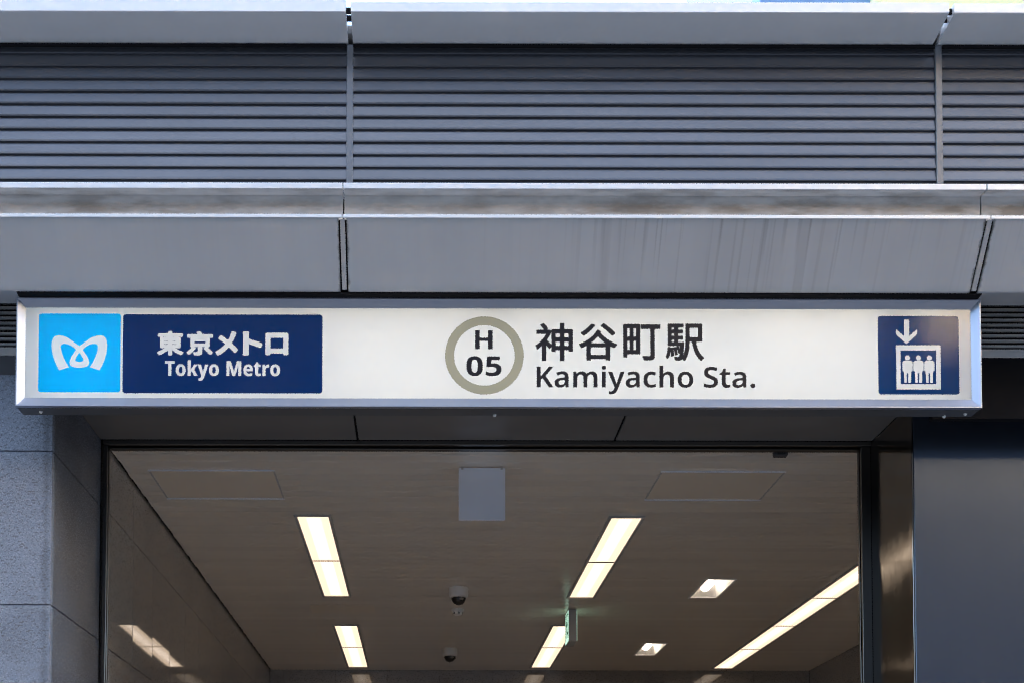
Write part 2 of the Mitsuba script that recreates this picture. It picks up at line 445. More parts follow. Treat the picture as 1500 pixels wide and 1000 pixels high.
add('core', bx(4.488, 4.52, 7.31, 15.5, 0.004, 4.0), 'm_joint', rw)
ys = [7.40] + [8.10 + 0.6 * i for i in range(12)] + [15.45]
for z0, z1 in zip(zi[:-1], zi[1:]):
    for y0, y1 in zip(ys[:-1], ys[1:]):
        add('stone_panel', bx(4.460, 4.486, y0 + 0.0015, y1 - 0.0015, z0 + 0.002, z1 - 0.002, 0.0015), 'm_polished', rw)

# ---------------------------------------------------------------- metal wall, right of the entrance
mw = thing('metal_wall', 'smooth blue grey metal wall panels at the right of the entrance', 'wall')
for x0, x1 in ((2.4545, 3.052), (3.0555, 4.16), (4.1635, 5.332)):
    add('wall_panel', bx(x0, x1, 6.670, 6.694, 0.004, 3.972, 0.002), 'm_wallmetal', mw)
add('core', bx(2.476, XE[-1], 6.695, 7.39, 0.004, 3.97), 'm_black', mw)
add('edge_strip', bx(2.4455, 2.4535, 6.672, 6.718, 0.004, 3.971, 0.0015), 'm_steel', mw)
add('jamb_panel', bx(2.452, 2.475, 6.722, 7.296, 0.004, 3.971, 0.002), 'm_steel', mw)
add('inner_lining', bx(2.454, 4.458, 7.392, 7.40, 0.004, 3.978), 'm_polished', mw)

# ---------------------------------------------------------------- ceiling lights
GLOW = (0.21, 0.158, 0.112)


def ceiling_light(x0, x1, splits, label, group=None):
    t = thing('ceiling_light', label, 'ceiling light', group or 'lit panels in the hall ceiling')
    y0, y1 = splits[0], splits[-1]
    w = 0.020
    rim = sbox(x0 - w, y0 - w, x1 + w, y1 + w).difference(sbox(x0, y0, x1, y1))
    add('frame', prism(rim, 'z', H - 0.012, H - 0.001), 'm_light_frame', t)
    for a, b in zip(splits[:-1], splits[1:]):
        d = add('diffuser', bx(x0 + 0.001, x1 - 0.001, a + 0.011, b - 0.011, H - 0.006, H - 0.002), 'm_diffuser', t,
            emitter={'type': 'area', 'radiance': rgb(*[EM * v for v in GLOW])})
        for wi, he in ((0.055, 1.22), (0.085, 1.5)):
            add('tube_glow', bx(x0 + wi, x1 - wi, a + 0.012 + wi * .6, b - 0.012 - wi * .6, H - 0.0064 - wi * 0.006, H - 0.0061), 'm_diffuser', d,
                emitter={'type': 'area', 'radiance': rgb(GLOW[0] * EM * he, GLOW[1] * EM * he * 1.06, GLOW[2] * EM * he * 1.18)})
    for s in splits[1:-1]:
        add('divider', bx(x0 + 0.001, x1 - 0.001, s - 0.0095, s + 0.0095, H - 0.009, H - 0.0025), 'm_hatch_rim', t)
    return t


ceiling_light(-0.820, -0.615, [8.78, 10.04, 11.32], 'lit ceiling light panel at the near left, in the left row', None)
ceiling_light(1.248, 1.446, [8.80, 10.07, 11.355], 'lit ceiling light panel at the near right, in front of the exit sign', None)
ceiling_light(-0.822, -0.612, [12.65, 13.87, 15.19], 'lit ceiling light panel at the far left, near the end wall', None)
ceiling_light(1.240, 1.446, [12.65, 13.87, 15.19], 'lit ceiling light panel at the far right, partly hidden by the exit sign', None)
ceiling_light(3.305, 3.510, [7.55, 8.82, 10.09, 11.36, 12.64, 13.94, 15.23], 'long continuous row of lit ceiling panels along the right wall', None)

# ---------------------------------------------------------------- recessed downlights
for (x0, x1, y0, y1), lab in zip(down_spots, ('nearer recessed ceiling downlight with a bare white lamp, beside the right light row',
                                              'farther recessed ceiling downlight with a bare white lamp, close to the end wall')):
    t = thing('recessed_downlight', lab, 'downlight', 'recessed downlights in the hall ceiling')
    D = 0.13
    w = 0.012
    rim = sbox(x0 - w, y0 - w, x1 + w, y1 + w).difference(sbox(x0 + 0.004, y0 + 0.004, x1 - 0.004, y1 - 0.004))
    add('trim', prism(rim, 'z', H - 0.006, H - 0.001), 'm_plastic_white', t)
    a = np.array([[x0, y0, H], [x1, y0, H], [x1, y1, H], [x0, y1, H]])
    i = 0.045
    b = np.array([[x0 + i, y0 + 0.16, H + D], [x1 - i, y0 + 0.16, H + D], [x1 - i, y1 - 0.16, H + D], [x0 + i, y1 - 0.16, H + D]])
    v = np.vstack([a, b])
    f = []
    for q in range(4):
        r = (q + 1) % 4
        f += [[q, r, 4 + r], [q, 4 + r, 4 + q]]
    f += [[4, 5, 6], [4, 6, 7]]
    add('reflector', trimesh.Trimesh(v, np.array(f), process=False), 'm_reflector', t)
    cx = (x0 + x1) / 2 - 0.012
    yc = (y0 + y1) / 2
    cap = trimesh.creation.capsule(height=0.20, radius=0.038, count=[16, 10])
    cap.apply_transform(trimesh.transformations.rotation_matrix(math.pi / 2, [1, 0, 0]))
    cap.apply_translation((cx, yc + 0.10, H + 0.055))
    add('lamp', cap, 'm_lamp', t, smooth=True, emitter={'type': 'area', 'radiance': rgb(0.95 * EM, 0.84 * EM, 0.72 * EM)})
    soc = trimesh.creation.cylinder(radius=0.022, height=0.09, sections=16)
    soc.apply_transform(trimesh.transformations.rotation_matrix(math.pi / 2, [1, 0, 0]))
    soc.apply_translation((cx, yc + 0.16 + 0.085, H + 0.055))
    add('socket', soc, 'm_plastic_white', t, smooth=40)

# ---------------------------------------------------------------- things under the ceiling
for (x, y), lab in zip(((0.302, 11.01), (0.293, 13.97)), ('nearer white security dome camera under the ceiling', 'farther white security dome camera under the ceiling')):
    t = thing('dome_camera', lab, 'security camera', 'dome cameras under the hall ceiling')
    add('base', lathe([(0, 0.0), (0.077, 0.0), (0.080, -0.006), (0.079, -0.066), (0.072, -0.080), (0.058, -0.084), (0, -0.084)], x, y, H - 0.001), 'm_plastic_white', t, smooth=35)
    a = np.linspace(0, math.pi / 2, 12)
    add('dome', lathe([(0, -0.084)] + [(0.060 * math.cos(q), -0.085 - 0.056 * math.sin(q)) for q in a], x, y, H - 0.001), 'm_dome', t, smooth=50)
    add('lens', lathe([(0, 0), (0.017, 0), (0.019, -0.012), (0.010, -0.016), (0, -0.016)], x + 0.022, y - 0.052, H - 0.094, 16), 'm_trim', t, smooth=40)
t = thing('smoke_detector', 'small round white smoke detector on the ceiling behind the nearer camera', 'smoke detector')
add('base', lathe([(0, 0), (0.056, 0), (0.056, -0.018), (0, -0.018)], 0.320, 11.90, H - 0.001), 'm_plastic_white', t, smooth=35)
add('head', lathe([(0, -0.019), (0.044, -0.019), (0.046, -0.03), (0.038, -0.048), (0.026, -0.054), (0, -0.055)], 0.320, 11.90, H - 0.001), 'm_plastic_white', t, smooth=35)
for q in range(6):
    s = bx(-0.006, 0.006, -0.002, 0.002, -0.008, 0.008)
    s.apply_translation((0, -0.0445, 0))
    s.apply_transform(trimesh.transformations.rotation_matrix(q * math.pi / 3 + .2, [0, 0, 1]))
    s.apply_translation((0.320, 11.90, H - 0.040))
    add('vent', s, 'm_sensor', t)

t = thing('hanging_board', 'blank white rectangular board hanging from the ceiling just inside the entrance', 'board')
add('panel', bx(0.212, 0.480, 7.716, 7.734, 3.652, 3.957, 0.002), 'm_white_paint', t)
for x in (0.225, 0.453):
    add('clip', bx(x, x + 0.014, 7.712, 7.738, 3.945, 3.964), 'm_trim', t)

for x0, x1, y0, y1, lab in ((-1.60, -0.862, 7.79, 8.392, 'metal edged access hatch in the ceiling at the left'),
                            (1.396, 2.125, 7.795, 8.40, 'metal edged access hatch in the ceiling at the right, near the entrance'),
                            (-0.985, -0.415, 11.72, 12.085, 'small faint access hatch in the ceiling between the two left light panels')):
    t = thing('access_hatch', lab, 'access hatch', 'hatches in the hall ceiling')
    add('panel', bx(x0 + 0.0102, x1 - 0.0102, y0 + 0.0122, y1 - 0.0122, H - 0.002, H - 0.0008), 'm_hatch', t)
    small = y0 > 9
    for a, b in ((y0, y0 + 0.012), (y1 - 0.012, y1)):
        add('edge_trim', bx(x0, x1, a, b, H - (0.003 if small else 0.007), H - 0.001), 'm_hatch' if small else 'm_white_paint', t)  # near and far edges paler, painting in the daylight they catch
    for a, b in ((x0, x0 + 0.010), (x1 - 0.010, x1)):
        add('edge_trim', bx(a, b, y0 + 0.0125, y1 - 0.0125, H - 0.003, H - 0.001), 'm_hatch' if y0 > 9 else 'm_light_frame', t)

t = thing('door_sensor', 'small dark sensor box under the head rail at the right', 'sensor')
add('housing', bx(1.952, 2.028, 7.394, 7.44, 3.930, 3.962, 0.005), 'm_sensor', t)
add('window', bx(1.968, 2.012, 7.391, 7.3945, 3.936, 3.950), 'm_dome', t)

t = thing('exit_sign', 'green lit exit sign box hung edge on under the ceiling', 'exit sign')
ex0, ex1, ey0, ey1, ez0, ez1 = 1.298, 1.370, 11.85, 12.13, 3.672, 3.958
add('housing', bx(ex0, ex1, ey0, ey1, ez0, ez1, 0.004), 'm_exit_box', t)
add('mount', bx(ex0 + 0.02, ex1 - 0.02, ey0 + 0.06, ey1 - 0.06, ez1 + 0.0003, H - 0.001), 'm_exit_box', t)
for s in (-1, 1):
    x = ex0 - 0.0025 if s < 0 else ex1 + 0.0005
    pn = add('lit_panel', bx(x, x + 0.002, ey0 + 0.008, ey1 - 0.008, ez0 + 0.008, ez1 - 0.008), 'm_lamp', t,
             emitter={'type': 'area', 'radiance': rgb(0.10 * EM, 0.17 * EM, 0.13 * EM)})
    # running figure and doorway in green
    fx = (x - 0.0012, x - 0.0002) if s < 0 else (x + 0.0022, x + 0.0032)
    cy, cz = (ey0 + ey1) / 2, (ez0 + ez1) / 2
    body = shapely.union_all([shapely.Point(cy + 0.02, cz + 0.085).buffer(0.018),
                              shapely.LineString([(cy + 0.015, cz + 0.055), (cy - 0.01, cz - 0.01)]).buffer(0.017),
                              shapely.LineString([(cy - 0.01, cz - 0.01), (cy + 0.03, cz - 0.04), (cy + 0.02, cz - 0.085)]).buffer(0.011),
                              shapely.LineString([(cy - 0.01, cz - 0.01), (cy - 0.035, cz - 0.055), (cy - 0.075, cz - 0.06)]).buffer(0.011),
                              shapely.LineString([(cy + 0.015, cz + 0.05), (cy + 0.055, cz + 0.02)]).buffer(0.008),
                              shapely.LineString([(cy + 0.01, cz + 0.05), (cy - 0.035, cz + 0.04), (cy - 0.05, cz + 0.01)]).buffer(0.008)])
    door = sbox(cy - 0.115, cz - 0.11, cy + 0.115, cz + 0.12).difference(sbox(cy - 0.09, cz - 0.11, cy + 0.09, cz + 0.105))
    add('running_figure', prism(body.simplify(0.001), 'x', *fx), 'm_exit_green', pn)
    add('doorway', prism(door, 'x', *fx), 'm_exit_green', pn)

